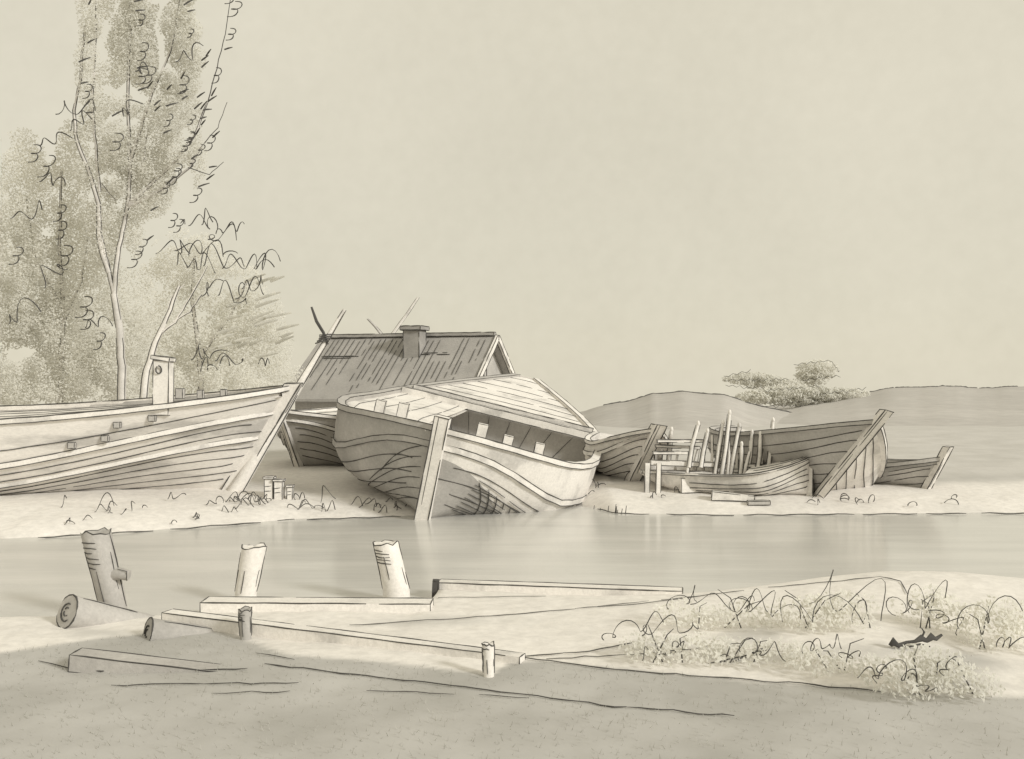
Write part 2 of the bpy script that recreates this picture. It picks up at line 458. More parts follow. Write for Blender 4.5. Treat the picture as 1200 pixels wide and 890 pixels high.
for u, w in ((.60, .26), (.655, .2)):
    x, y, z = hull_local(u, 1, 1, QM); mb = MB()
    rr = mb.beam(W((x, -y*.95, z+.0)), W((x, y*.95, z+.0)), w, .17, 0); mb.edges(rr, 1, .011)
    mb.build('cross_beam', ['pale', 'ink'], root)
for u, sd, h in ((.057, -1, .20), (.028, -1, .22), (.022, 1, .2), (.045, 1, .13), (.085, 1, .16)):
    timberhead(root, W, QM, u, sd, h+.06, .17)

# --- long barge at the left, bow to the right with a tall raking stem
QL = dict(L=13, B=1.865, D=1.516, sb=.52, ss=.3, rake=1.284, ub=.373, us=.75, bt=.6, pb=2.533, pe=.5, e=.55, vp=.9, head=-.058, roll=.062, pitch=.007, loc=[-5.404, 18.884, .228], kr=.3)
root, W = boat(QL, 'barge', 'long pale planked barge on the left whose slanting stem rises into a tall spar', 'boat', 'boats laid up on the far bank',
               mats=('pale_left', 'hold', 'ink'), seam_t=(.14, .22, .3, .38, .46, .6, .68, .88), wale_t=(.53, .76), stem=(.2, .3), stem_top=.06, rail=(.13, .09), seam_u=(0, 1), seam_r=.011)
deck(root, W, QL, 0, .9, 'deck', 'pale', .10, lines=5, along=True)
# tall spar running up the stem
sp = MB(); a = W((hull_local(0, 0, 1, QL)[0]+.16, -.12, 0.0)); a = (a[0], a[1], gz(a[0], a[1])-.1)
b = P(404, 363, a[1]+.3)
pts = [lerp(a, b, i/12) for i in range(13)]
sp.tube(pts, [.15-.11*i/12 for i in range(13)], 0, 10)
for q in (-1, 1): sp.ink([vadd(p, (q*(.15-.11*i/12)*.92, -.06, -.02)) for i, p in enumerate(pts)], .012, 1)
spar = sp.build('stem_spar', ['pale', 'ink'], root, smooth=True)
d = b[1]
m_ = MB(); m_.tube([P(365, 360, d-.2), P(371, 377, d-.2), P(379, 390, d-.12), P(384, 404, d-.1)], [.02, .03, .03, .025], 0, 6); m_.build('cross_stick', 'twig', spar)
m_ = MB()
for k in range(4):
    c = P(377+k*2, 401-k*2.6, d-.13); m_.tube([vadd(c, (-.12, 0, -.03)), vadd(c, (0, -.05, .01)), vadd(c, (.13, 0, .02))], .014, 0, 5)
m_.build('rope_lashing', 'twig', spar)
# tall mooring post and small heads along its deck
def fitting(px, py, d, w, h, name='timberhead', lean=0):
    c = P(px, py, d); mb = MB()
    rr = mb.beam((c[0], c[1], c[2]-.08), (c[0]+lean, c[1], c[2]+h), w, w, 0, up=(0, 1, 0)); mb.edges(rr, 1, .010)
    mb.build(name, ['grey', 'ink'], root)
fitting(211, 462, 18.3, .13, .10); fitting(235, 462, 18.6, .10, .07); fitting(262, 461, 18.7, .10, .07)
mp = MB(); c = P(191, 480, 17.55)
rr = mp.beam((c[0], c[1], c[2]-.1), (c[0]+.01, c[1], c[2]+.86), .27, .26, 0, up=(0, 1, 0)); mp.edges(rr, 1, .012)
rr = mp.beam((c[0], c[1], c[2]+.862), (c[0]+.01, c[1], c[2]+.93), .33, .32, 0, up=(0, 1, 0)); mp.edges(rr, 1, .011)
post = mp.build('mooring_post', ['pale', 'ink'], root)
rg = MB(); ring = [(c[0]-.02+.045*math.sin(q*.7), c[1]-.16-.02*math.cos(q), c[2]+.70+.07*math.cos(q*.7)) for q in range(9)]
rg.tube(ring, .014, 0, 6); rg.build('iron_ring', 'twig', post)
for u, t in ((.155, .93), (.12, .93), (.2, .84), (.165, .84)):
    x, y, z = hull_local(u, t, -1, QL); q = MB()
    rr = q.beam(W((x-.05, y-.03, z)), W((x+.07, y-.03, z)), .06, .10, 0); q.edges(rr, 1, .010); q.build('scupper', ['grey', 'ink'], root)

# --- boat lying between the two barges
QN = dict(L=4.4, B=1.5, D=1.196, sb=.227, ss=.2, rake=.888, ub=.4, us=.6, bt=.4, pe=.6, vp=.7, vb=.7, head=-2.0, roll=-.074, loc=[-4.933, 23.218, .3])
root, W = boat(QN, 'boat', 'round sided grey boat half hidden between the two barges, in front of the house', 'boat', 'boats laid up on the far bank',
               mats=('grey', 'hold', 'ink'), seam_t=(.25, .38, .5, .62, .72), wale_t=(.84,), stem=(.14, .2), seam_r=.013, wale_m='pale')
deck(root, W, QN, 0, .95, 'deck', 'pale', .05, lines=4, along=True)

# --- small boat behind the barge's right side
QB = dict(L=2.3, B=.72, D=.696, sb=.481, ss=.2, rake=1.251, ub=.4, us=.6, bt=.45, pe=.7, vp=.7, vb=.7, head=-1.42, roll=-.15, loc=[2.47, 20.74, .25])
root, W = boat(QB, 'boat', 'small boat with a broad slanting stem, peeping out right of the heeled barge', 'boat', 'boats laid up on the far bank',
               mats=('pale', 'hold', 'ink'), seam_t=(.25, .4, .55, .7), wale_t=(.86,), stem=(.2, .42), stem_top=.1, seam_r=.012)
deck(root, W, QB, .0, .3, 'fore_deck', 'pale', .08, lines=3)

# --- sharp bowed boat at the right
QC = dict(L=4.3, B=1.633, D=.7, sb=.9, ss=.3, rake=1.699, ub=.519, us=.6, bt=.4, pe=.9, e=.6, vp=.731, vb=.554, head=-1.519, roll=-.299, loc=[5.798, 18.968, .142])
root, W = boat(QC, 'boat', 'sharp bowed grey boat with a long slanting stem, larger of the two at far right', 'boat', 'boats laid up on the far bank',
               mats=('pale', 'hold', 'ink', 'grey'), seam_t=(.2, .34, .48, .62, .76, .88), wale_t=(), stem=(.15, .22), stem_top=.2, seam_r=.011, shade_side=-1)
QD = dict(L=2.8, B=.72, D=.528, sb=.212, ss=.2, rake=.438, ub=.5, us=.6, bt=.5, pe=.7, head=-1.021, roll=.022, loc=[8.099, 19.637, .15])
root, W = boat(QD, 'boat', 'little low boat at the far right end of the row, its stem sticking up', 'boat', 'boats laid up on the far bank',
               mats=('pale', 'hold', 'ink', 'grey'), seam_t=(.3, .5, .7), wale_t=(.86,), stem=(.12, .16), stem_top=.22, seam_r=.010, shade_side=-1, wale_m='grey')

# --- boat under construction: bare frames, staging boards, bluff planked end
QF = dict(L=3.1, B=.85, D=.44, sb=.30, ss=.0, rake=.02, ub=.3, us=.7, bt=.7, pe=.45, vp=.45, head=-.40, roll=.04, loc=[5.64, 18.9, .20])
root, W = boat(QF, 'half_built_boat', 'half built boat with bare upright frames and staging boards beside a round planked bow', 'boat', 'boats laid up on the far bank',
               mats=('pale', 'pale', 'ink'), seam_t=(.25, .42, .58, .72, .86), wale_t=(), stem=(.12, .12), stem_top=.02, seam_r=.010, rail=(.08, .03))
deck(root, W, QF, 0, .34, 'turtle_deck', 'pale', -.01, lines=5, along=True)
dr = 19.3
for i in range(12):
    x = 792+i*10.2+random.uniform(-4, 4); a = P(x, 560, 19.15+random.uniform(-.1, .5)); b = P(x+random.uniform(0, 7), random.uniform(506, 533), a[1]+.08); mb = MB()
    mb.tube([a, vadd(lerp(a, b, .5), (random.uniform(-.025, .025), 0, 0)), b], [.032, .028, .016], 0, 7); mb.ink([vadd(p, (.03, -.012, 0)) for p in (a, lerp(a, b, .5), b)], .010, 1)
    mb.build('frame_rib', ['pale', 'ink'], root, smooth=True)
for (xt, yt, xb, yb) in ((787, 505, 783, 545), (818, 498, 807, 548), (829, 507, 821, 548), (847, 497, 837, 560), (855, 485, 844, 566), (866, 500, 854, 566), (869, 522, 867, 560), (881, 508, 874, 560), (891, 510, 886, 560), (906, 494, 899, 556)):
    a = P(xb, yb, dr+random.uniform(-.25, .35)); b = P(xt, yt, a[1]+.1); mb = MB()
    mid = vadd(lerp(a, b, .5), (random.uniform(-.03, .03), 0, 0))
    mb.tube([a, mid, lerp(mid, b, .7), b], [.042, .036, .036, .024], 0, 7)
    mb.ink([vadd(p, (-.045, -.02, 0)) for p in (a, mid, b)], .010, 1); mb.ink([vadd(p, (.045, -.02, 0)) for p in (a, mid, b)], .010, 1)
    tk = norm(vsub(b, a)); mb.blob(vadd(b, vmul(tk, .02)), (.034, .034, .06), 0, 6)
    mb.build('frame_rib', ['pale', 'ink'], root, smooth=True)
for (x0, y0, x1, y1, w, h) in ((770, 517, 824, 517, .12, .05), (768, 523, 820, 525, .12, .05), (765, 531, 806, 531, .12, .05), (762, 542, 842, 545, .2, .09), (752, 553, 850, 555, .2, .06), (840, 551, 905, 552, .2, .06), (865, 545, 912, 547, .15, .06)):
    mb = MB(); dd = dr+random.uniform(-.2, .2)
    rr = mb.beam(P(x0, y0, dd), P(x1, y1, dd), w, h, 0); mb.edges(rr, 1, .010)
    mb.build('staging_board', ['pale', 'ink'], root)
for px in (758, 771):
    mb = MB(); g = P(px, 560, dr-.15); rr = mb.beam((g[0], g[1], gz(g[0], g[1])-.05), P(px+1, 543, dr-.15), .09, .09, 0, up=(0, 1, 0)); mb.edges(rr, 1, .009, ends=False)
    mb.build('trestle_leg', ['pale', 'ink'], root)

# --- timbers lying in front of it
def timber(x0, y0, x1, y1, w, h, label, name='loose_timber', m='pale', taper=1.0, d0=None, d1=None, group=None, r=.010, lift=0, sink=0):
    a, b = G(x0, y0), G(x1, y1)
    if d0: a = P(x0, y0, d0)
    if d1: b = P(x1, y1, d1)
    a = vadd(a, (0, 0, h/2+lift)); b = vadd(b, (0, 0, h*taper/2+lift-sink)); mb = MB()
    rr = mb.beam(a, b, w, h, 0, taper=taper); mb.edges(rr, 1, r)
    t = norm(vsub(b, a))
    for k in (.3, .62): mb.ink([lerp(lerp(rr[0][0], rr[0][3], k), lerp(rr[1][0], rr[1][3], k), q/10) for q in range(2, 9)], r*.6, 1)
    o = mb.build(name, [m, 'ink'], loc=vsub(a, (0, 0, h/2)))
    return tag(o, label, 'timber', group)
timber(796, 577, 896, 574, .3, .27, 'thick squared timber lying on the bank below the bare frames', group='loose timbers by the half built boat')
timber(834, 586, 884, 588, .22, .16, 'thin tapering timber lying in front of the thick squared one', 'loose_timber', 'pale', .6, group='loose timbers by the half built boat')
timber(876, 592, 902, 592, .14, .07, 'short flat offcut on the ground beside the round planked bow', 'loose_timber', 'grey', 1, group='loose timbers by the half built boat')

# ------------------------------------------------------------------ house
def house():
    rl, rr_ = P(385, 396, 37.0), P(574, 396, 35.0); rr_ = (rr_[0], rr_[1], rl[2])
    dv = norm(vsub(rr_, rl)); n = norm((dv[1], -dv[0], 0)); n = n if n[1] < 0 else vmul(n, -1)
    Wd, Hd = 2.7, 2.05
    root = thing('boathouse', 'low house with a grey boarded roof and one chimney behind the barges', 'house', (rl[0], rl[1], gz(rl[0], rl[1])))
    def pt(s, w, drop): return vadd(vadd(lerp(rl, rr_, s), vmul(n, w)), (0, 0, -drop))
    sl = Hd/Wd
    rf = MB()
    for sg in (1, -1):
        top = [[pt(s/20, sg*Wd*k/8*1.08, sl*Wd*k/8*1.08+.03*math.sin(s*1.1)*nz(s, k, .4)) for s in range(-1, 22)] for k in range(9)]
        rf.grid(top, 0)
        bot = [[vadd(p, (0, 0, -.09)) for p in r_] for r_ in top]; rf.grid(bot, 0)
        rf.grid([top[-1], bot[-1]], 0); rf.grid([[r_[0] for r_ in top], [r_[0] for r_ in bot]], 0); rf.grid([[r_[-1] for r_ in top], [r_[-1] for r_ in bot]], 0)
    for k in range(30):
        s = (k+.5)/30+random.uniform(-.008, .008)
        a = random.choice((.03, .03, .05, .08, .45)); b = a+random.uniform(.3, .95)
        rf.ink([vadd(pt(s, Wd*q, sl*Wd*q), (0, -.012, .018)) for q in (a, (a+b)/2, min(1.05, b))], .013, 1)
    for s0, s1, q in ((.04, .3, .36), (.63, .82, .34), (.66, .8, .31), (.05, .28, .39)):
        rf.ink([vadd(pt(s0+(s1-s0)*k/5, Wd*q, sl*Wd*q), (0, -.012, .018)) for k in range(6)], .022, 1)
    roof = rf.build('roof', ['roof', 'ink'], root)
    rb = MB(); e = rb.beam(vadd(pt(-.05, 0, 0), (0, 0, .05)), vadd(pt(1.03, 0, 0), (0, 0, .05)), .22, .12, 0); rb.edges(e, 1, .018)
    rb.build('ridge_board', ['grey2', 'ink'], roof)
    ch = MB(); c = pt(.6, .75, 0)
    base = vadd(c, (0, 0, -1.5)); top = vadd(c, (0, 0, .18))
    e = ch.beam(base, top, .6, .6, 0, up=dv); ch.edges(e, 1, .022)
    ch.ink([lerp(lerp(e[0][0], e[0][1], .5), lerp(e[1][0], e[1][1], .5), .1), lerp(e[1][0], e[1][1], .5)], .016, 1)
    chim = ch.build('chimney', ['brick', 'ink'], roof)
    cp = MB(); e = cp.beam(vadd(top, (0, 0, .002)), vadd(top, (0, 0,   .14)), .78, .78, 0, up=dv); cp.edges(e, 1, .022); cp.build('chimney_cap', ['brick', 'ink'], chim)
    # walls and gables
    zb = gz(rl[0], rl[1])-.3
    wl = MB()
    for s in (.012, .988):
        ap = pt(s, 0, .14); a, b = pt(s, Wd*.93, Hd*.93+.14), pt(s, -Wd*.93, Hd*.93+.14)
        wl.poly([ap, a, (a[0], a[1], zb), (b[0], b[1], zb), b], 2 if s > .5 else 0)
    for sg in (1, -1):
        a, b = pt(.012, sg*Wd*.93, Hd*.93+.14), pt(.988, sg*Wd*.93, Hd*.93+.14)
        wl.poly([a, b, (b[0], b[1], zb), (a[0], a[1], zb)], 0)
    wl.build('wall', ['wall', 'ink', 'grey'], root)
    bb = MB()
    for sg in (1, -1):
        e = bb.beam(vadd(pt(1.045, sg*.02, .08), (0, 0, 0)), pt(1.045, sg*Wd*1.08, Hd*1.08+.08), .1, .2, 0); bb.edges(e, 1, .018)
    bb.build('barge_board', ['pale', 'ink'], root)
    dr_ = MB()
    off = vmul(dv, .05)
    q = [vadd(pt(.988, w, dz), off) for w, dz in ((1.95, 1.9), (1.95, 3.0), (.25, 3.0), (.25, 1.0), (.9, 1.05))]
    dr_.poly(q, 0); dr_.poly([vadd(p, vmul(off, -.6)) for p in q], 0)
    for k in range(7):
        w = .3+k*.26; dz = 1.08 if w < .9 else 1.05+(w-.9)*.82
        dr_.ink([vadd(pt(.988, w, dz), vmul(off, 1.3)), vadd(pt(.988, w, 3.0), vmul(off, 1.3))], .018, 1)
    dr_.build('gable_door', ['grey', 'ink'], root)
house()
def stick(path, r0, r1, m, name, label, cat, ink=True, n=8):
    mb = MB(); L = len(path); rs = [r0+(r1-r0)*i/(L-1) for i in range(L)]
    mb.tube(path, rs, 0, n)
    if ink:
        for q in (-1, 1): mb.ink([vadd(p, (q*r*.9, -r*.4, 0)) for p, r in zip(path, rs)], .016, 1)
    return tag(mb.build(name, [m, 'ink'], loc=path[0], smooth=True), label, cat)
g = P(398, 480, 38.8); g = (g[0], g[1], gz(g[0], g[1]))
stick([g, P(460, 392, 38.8), P(478, 367, 38.8), P(490, 349, 38.8)], .09, .05, 'pale', 'pole', 'long pale pole slanting up behind the roof, left of the chimney', 'pole')
g = P(500, 478, 38.6); g = (g[0], g[1], gz(g[0], g[1]))
stick([g, P(449, 394, 38.6), P(440, 383, 38.6), P(431, 374, 38.6)], .08, .04, 'grey', 'pole', 'short dark pole tip leaning left above the roof ridge', 'pole')

# ------------------------------------------------------------------ stakes on the far bank
for (px, yb, yt, w, lb) in ((316, 584, 561, .15, 'pale bank stake by the slanting stem, tallest of the three'), (327, 585, 564, .15, 'pale bank stake in the middle of three by the slanting stem'), (340, 585, 571, .10, 'shortest bank stake of the three, on the side of the heeled barge')):
    g = G(px, yb); top = P(px, yt, g[1]); mb = MB()
    rr = mb.beam(vadd(g, (0, 0, -.1)), top, w, w, 0, up=(0, 1, 0)); mb.edges(rr, 1, .011)
    rr = mb.beam(vadd(top, (0, 0, .002)), vadd(top, (0, 0, .035)), w*1.3, w*1.3, 0, up=(0, 1, 0)); mb.edges(rr, 1, .010)
    for k in (.35, .6): mb.ink([vadd(lerp(g, top, k), (-w*.5, -w*.52, 0)), vadd(lerp(g, top, k), (w*.3, -w*.52, .01))], .009, 1)
    tag(mb.build('bank_stake', ['pale', 'ink'], loc=g), lb, 'stake', 'three stakes on the far bank')

# ------------------------------------------------------------------ foreground posts, logs, edging
def wpost(px0, y0, px1, y1, w0, w1, d, label, name='mooring_post', m='pale', rings=0, stub=None, cat='post', group='old posts along the near bank', ragged=.06, r=.008, sink=.25):
    a, b = P(px0, y0, d), P(px1, y1, d+.05)
    k = d/FPX; n = 14; mb = MB(); rows = []
    L = 9
    for i in range(L+1):
        c = lerp(vadd(a, (0, 0, -sink)) if i == 0 else a, b, i/L); rr = (w0+(w1-w0)*i/L)/2*k
        row = []
        for j in range(n):
            an = 2*math.pi*j/n
            g = 1+.10*nz(math.cos(an)*1.3+px0, math.sin(an)*1.3+i*.25, 1.0, 2)
            z = ragged*nz(math.cos(an)*1.5, math.sin(an)*1.5+px0, 1.2, 5) if i == L else 0
            row.append((c[0]+rr*g*math.cos(an), c[1]+rr*g*math.sin(an), c[2]+z))
        rows.append(row)
    mb.grid(rows, 0, True)
    ct = lerp(rows[-1][0], rows[-1][n//2], .5)
    mb.grid([rows[-1], [lerp(p, ct, .6) for p in rows[-1]], [vadd(lerp(p, ct, .98), (0, 0, -.02)) for p in rows[-1]]], 0, True)
    for j in (0, 7, 8, 13, 10): mb.ink([vadd(vadd(rw[j], vmul(norm(vsub(rw[j], lerp(rw[0], rw[7], .5))), .002)), (0, 0, 0)) for rw in (rows[1:] if j in (0, 7) else rows[random.randint(1, 3):random.randint(6, 9)])], r if j in (0, 7) else r*.7, 1)
    mb.ink(rows[-1]+[rows[-1][0]], r, 1)
    for q in range(rings):
        f = 8-q*.55; i = int(f)
        mb.ink([vadd(lerp(rows[i][j], rows[min(L, i+1)][j], f-i), (0, -.004, random.uniform(-.006, .006))) for j in (7, 8, 9, 10, 11)], r*.8, 1)
    root = thing(name, label, cat, a, group)
    mb.build('shaft', [m, 'ink'], root, smooth=True)
    if stub:
        s = MB(); s.tube([P(*stub[0], d), P(*stub[1], d-.05), P(*stub[2], d-.06)], [.05, .06, .05], 0, 9)
        s.ink([vadd(P(*stub[1], d-.05), (0, -.05, .05)), vadd(P(*stub[2], d-.06), (.0, -.05, .05)), vadd(P(*stub[2], d-.06), (.0, -.05, -.04))], r, 1)
        s.build('branch_stub', [m, 'ink'], root, smooth=True)
wpost(136, 722, 112, 624, 30, 34, 9.9, 'crooked old post with a broken branch stub, furthest left in the shallows', m='grey', rings=6, stub=((128, 677), (140, 672), (151, 675)))
wpost(287, 700, 298, 641, 25, 28, 10.6, 'smooth pale post leaning right behind the edging timber', rings=0)
wpost(466, 697, 452, 637, 31, 30, 10.7, 'pale post leaning left with curled bark marks, before the heeled barge', rings=5)
g = G(287, 749)
wpost(288, 749, 287, 714, 13, 16, g[1], 'dark notched stake standing in the pale path', 'path_stake', 'grey2', 5, cat='stake', group='two stakes along the path', ragged=.03, r=.006)
g = G(572, 794)
wpost(573, 793, 572, 755, 12, 14, g[1], 'pale stake with a dark top beside the edge of the shade-toned grass', 'path_stake', 'pale', 1, cat='stake', group='two stakes along the path', ragged=.03, r=.007)

def log(a, b, ra, rb, label, m, group='logs on the near bank'):
    mb = MB(); n = 16; rows = []; L = 12
    t = norm(vsub(b, a)); x = norm(cross(t, (0, 0, 1))); z = cross(x, t)
    for i in range(L+1):
        c = lerp(a, b, i/L); r_ = ra+(rb-ra)*i/L
        rows.append([vadd(c, vadd(vmul(x, r_*math.cos(2*math.pi*j/n)*(1+.05*nz(i*.4, j, .6))), vmul(z, r_*math.sin(2*math.pi*j/n)*(1+.05*nz(i*.4, j+9, .6))))) for j in range(n)])
    mb.grid(rows, 0, True)
    for j in (3, 6, 9, 12): mb.ink([rw[j] for rw in rows[random.randint(0, 3):random.randint(7, 12)]], .008, 1)
    mb.ink(rows[0]+[rows[0][0]], .010, 1)
    root = thing('log', label, 'log', vadd(a, (0, 0, -ra)), group)
    mb.build('bark', [m, 'ink'], root, smooth=True)
    for rw, e, s in ((rows[0], a, -1), (rows[-1], b, 1)):
        q = MB(); q.grid([[vadd(lerp(e, p, f), vmul(t, s*.004)) for p in rw] for f in (.999, .6, .3, .01)], 0, True)
        for f in (.42, .2):
            pp = [vadd(lerp(e, rw[j % n], f*(1+.03*j)), vmul(t, s*.01)) for j in range(3, 15)]; q.ink(pp, .009, 1)
        q.build('sawn_end', [m, 'ink'], root)
log(P(79, 717, 9.1), P(176, 736, 9.75), .155, .12, 'pale log with a big round sawn end, left of the other log', 'grey')
log(P(173, 742, 8.65), P(330, 760, 9.3), .13, .10, 'dark half sunk log in the middle with grass round it', 'grey2')
def edging(x0, y0, x1, y1, w, h, zt, label, m='pale'):
    def q(px, py): d = (CH-zt)*FPX/(py-HY); return P(px, py, d)
    a, b = q(x0, y0), q(x1, y1); mb = MB()
    rr = mb.beam(vadd(a, (0, 0, -h/2)), vadd(b, (0, 0, -h/2)), w, h, 0); mb.edges(rr, 1, .009)
    for k in (.35, .7): mb.ink([lerp(lerp(rr[0][0], rr[0][3], k), lerp(rr[1][0], rr[1][3], k), s/12) for s in range(random.randint(1, 4), random.randint(8, 12))], .006, 1)
    tag(mb.build('edging_timber', [m, 'ink'], loc=vadd(a, (0, 0, -h))), label, 'timber', 'timbers edging the near bank')
edging(240, 703, 506, 705, .26, .32, .20, 'squared edging timber in front of the two leaning posts')
edging(514, 681, 800, 691, .2, .3, .17, 'low edging timber running right along the water to the brambles')
timber(88, 784, 280, 784, .2, .13, 'grey squared beam sunk in the grass below the logs', 'loose_timber', 'grey', group='logs on the near bank', sink=.15, r=.008)
timber(196, 733, 612, 777, .15, .13, 'very long pale beam lying aslant along the top of the shade-toned grass', 'loose_timber', 'pale', .8, group='logs on the near bank', r=.007, sink=.05)
s = MB(); g = P(510, 692, 10.9); rr = s.beam(vadd(g, (0, 0, -.2)), P(511, 680, 10.9), .06, .06, 0, up=(0, 1, 0)); s.edges(rr, 1, .012)
tag(s.build('bank_peg', ['twig', 'ink'], loc=g), 'tiny dark peg where the two edging timbers meet', 'peg')
# ------------------------------------------------------------------ vegetation
def curl(mb, c, s, d, m=0, r=.018, loops=2, ang=None):
    """a looping spray: a bent twig that runs along in uneven open scallops"""
    k = d/FPX; ang = random.uniform(-.3, .6) if ang is None else ang
    pts = []; dy = random.uniform(-.1, .1); x0 = 0
    ws = [random.choice((random.uniform(.3, .7), random.uniform(.7, 1.5))) for _ in range(loops)]; T = sum(ws); tilt = random.uniform(-.25, .25)
    for q, w in enumerate(ws):
        A = random.uniform(.22, .75)*(.6+.4*w); lp = random.choice((.02, .05, .08, .2))*random.choice((-1, -1, 1)); sk = random.uniform(-.35, .35)
        for i in range(12 if q < loops-1 else 13-random.randint(0, 4)):
            f = i/12; th = 2*math.pi*f
            y = A*(1-math.cos(th))*.5*1.5 + tilt*(x0+w*f); x = x0+w*f-T/2+lp*math.sin(th)+sk*y
            xx, yy = x*math.cos(ang)-y*math.sin(ang), x*math.sin(ang)+y*math.cos(ang)
            pts.append((c[0]+xx*s*k, c[1]+dy+.04*math.sin(len(pts)*.6), c[2]+yy*s*k))
        x0 += w
    rs = [r*(.45+.6*abs(math.sin(i*.37+c[0]))) for i in range(len(pts))]
    mb.tube(pts, rs, m, 5)
def dash(mb, c, s, d, m=0, r=.022, ang=.5):
    k = d/FPX; dx, dz = math.cos(ang)*s*k/2, math.sin(ang)*s*k/2; q = random.uniform(-.1, .1)
    mb.tube([(c[0]-dx, c[1]-q, c[2]-dz), (c[0], c[1], c[2]+.12*dz), (c[0]+dx, c[1]+q, c[2]+dz)], [r*.9, r, r*.45], m, 5)
def three(mb, c, s, d, m=0, r=.018):
    k = d/FPX; pts = []; w = random.uniform(.4, .6); tl = random.uniform(.2, .5)
    for i in range(21):
        t = i/20; a = t*2*math.pi; f = (t*2) % 1.0
        x = w*math.sin(math.pi*f)-.25 if t < 1 else -.3
        y = .55-t*1.1+.10*math.sin(2*math.pi*f)
        pts.append((c[0]+(x+tl*y)*s*k, c[1]+.03*math.sin(a), c[2]+y*s*k))
    mb.tube(pts, [r*(.6+.5*abs(math.sin(i*.5))) for i in range(21)], m, 5)
def leaves(mb, clusters, size, dens, m=0, drop=.0):
    """clusters: (px, py, rx, ry, d, rd) in picture units; many small leaf faces in each volume"""
    for (px, py, rx, ry, d, rd, k) in clusters:
        n = int(rx*ry*dens*k)
        for i in range(n):
            while True:
                u = (random.uniform(-1, 1), random.uniform(-1, 1), random.uniform(-1, 1))
                q = u[0]**2+u[1]**2+u[2]**2
                if q < 1: break
            c = P(px+u[0]*rx, py+u[1]*ry, d)
            c = (c[0], c[1]+u[2]*rd, c[2])
            if nz(c[0]*1.3+c[1], c[2]*1.3, 1.1, px) < -.28+.25*q: continue
            n_ = norm((.45+random.gauss(0, .4), -.75+random.gauss(0, .4), .55+random.gauss(0, .4))); a = norm(cross(n_, (random.gauss(0, 1), random.gauss(0, 1), random.gauss(0, 1)))); b = cross(n_, a)
            s = size*random.uniform(.6, 1.35)
            mb.poly([vadd(c, vmul(a, s)), vadd(c, vmul(b, s*.5)), vadd(c, vmul(a, -s)), vadd(c, vmul(b, -s*.5))], m)
def limb(mb, pts, d, r0, r1, m=0, ink=True, jit=.15, n=7):
    path = [P(x, y, d+(q[0] if q else 0)) for x, y, *q in pts]
    out = []
    for a, b in zip(path[:-1], path[1:]):
        for i in range(4): out.append(lerp(a, b, i/4))
    out.append(path[-1]); L = len(out)
    out = [(p[0]+.03*nz(i, 0, .9), p[1], p[2]) for i, p in enumerate(out)]
    rs = [r0+(r1-r0)*i/(L-1) for i in range(L)]
    mb.tube(out, rs, m, n)
    if ink:
        for s in ((-1, 1) if r0 > .05 else (1,)): mb.ink([vadd(p, (s*r*.9, -r*.5, 0)) for p, r in zip(out, rs)], .013, 1)

# tall poplar with several upright boughs
D1 = 24.5
g = P(143, 470, D1); g = (g[0], g[1], gz(g[0], g[1]))
gy = HY+FPX*(CH-g[2])/D1
poplar = thing('poplar_tree', 'tall loose poplar with several upright boughs rising past the barge at left', 'tree', g)
tr = MB()
limb(tr, [(143, gy), (143, 430), (140, 385), (134, 345)], D1, .11, .08)
limb(tr, [(134, 345), (126, 310), (117, 270), (113, 250)], D1, .06, .035)
limb(tr, [(134, 345), (138, 300), (146, 262), (150, 240), (153, 200), (150, 120), (152, 40), (154, -20)], D1, .065, .02)
limb(tr, [(150, 241), (175, 218), (205, 190), (228, 160), (244, 118)], D1, .06, .015)
limb(tr, [(244, 118), (254, 80), (264, 40), (272, -15)], D1, .014, .008, 1, ink=False); limb(tr, [(236, 172), (255, 150), (266, 120)], D1, .012, .007, 1, ink=False); limb(tr, [(222, 197), (245, 205), (262, 190)], D1, .012, .007, 1, ink=False)
limb(tr, [(150, 243), (190, 222), (222, 197), (236, 172)], D1, .05, .02)
limb(tr, [(128, 320), (117, 285), (116, 240), (106, 205), (90, 165), (87, 130), (94, 95), (100, 30)], D1, .07, .02)
limb(tr, [(117, 225), (112, 170), (108, 120), (112, 50), (112, -10)], D1, .04, .015)
limb(tr, [(150, 200), (165, 150), (178, 110), (200, 60), (212, -10)], D1, .05, .015)
limb(tr, [(118, 215), (135, 235)], D1, .02, .012); limb(tr, [(168, 190), (173, 152)], D1, .02, .012)
tr.build('trunk', ['bark', 'twig'], poplar, smooth=True)
cr = MB()
leaves(cr, [(112, 80, 24, 70, D1, .5, .7), (112, 0, 22, 60, D1, .5, .7), (155, 70, 30, 70, D1+.1, .6, 1.5), (158, -10, 28, 60, D1, .6, 1.3), (212, 60, 30, 62, D1+.1, .6, 1.4), (214, -15, 28, 55, D1, .6, 1.2),
            (150, 170, 30, 60, D1, .6, .8), (205, 140, 32, 60, D1, .6, .8), (165, 215, 42, 48, D1+.2, .7, 1.1), (215, 185, 28, 45, D1, .6, .7), (120, 180, 34, 70, D1+.3, .6, .9), (130, 270, 40, 60, D1+.4, .6, .8), (182, 150, 20, 60, D1, .5, .5)], .03, 3.6, 0)
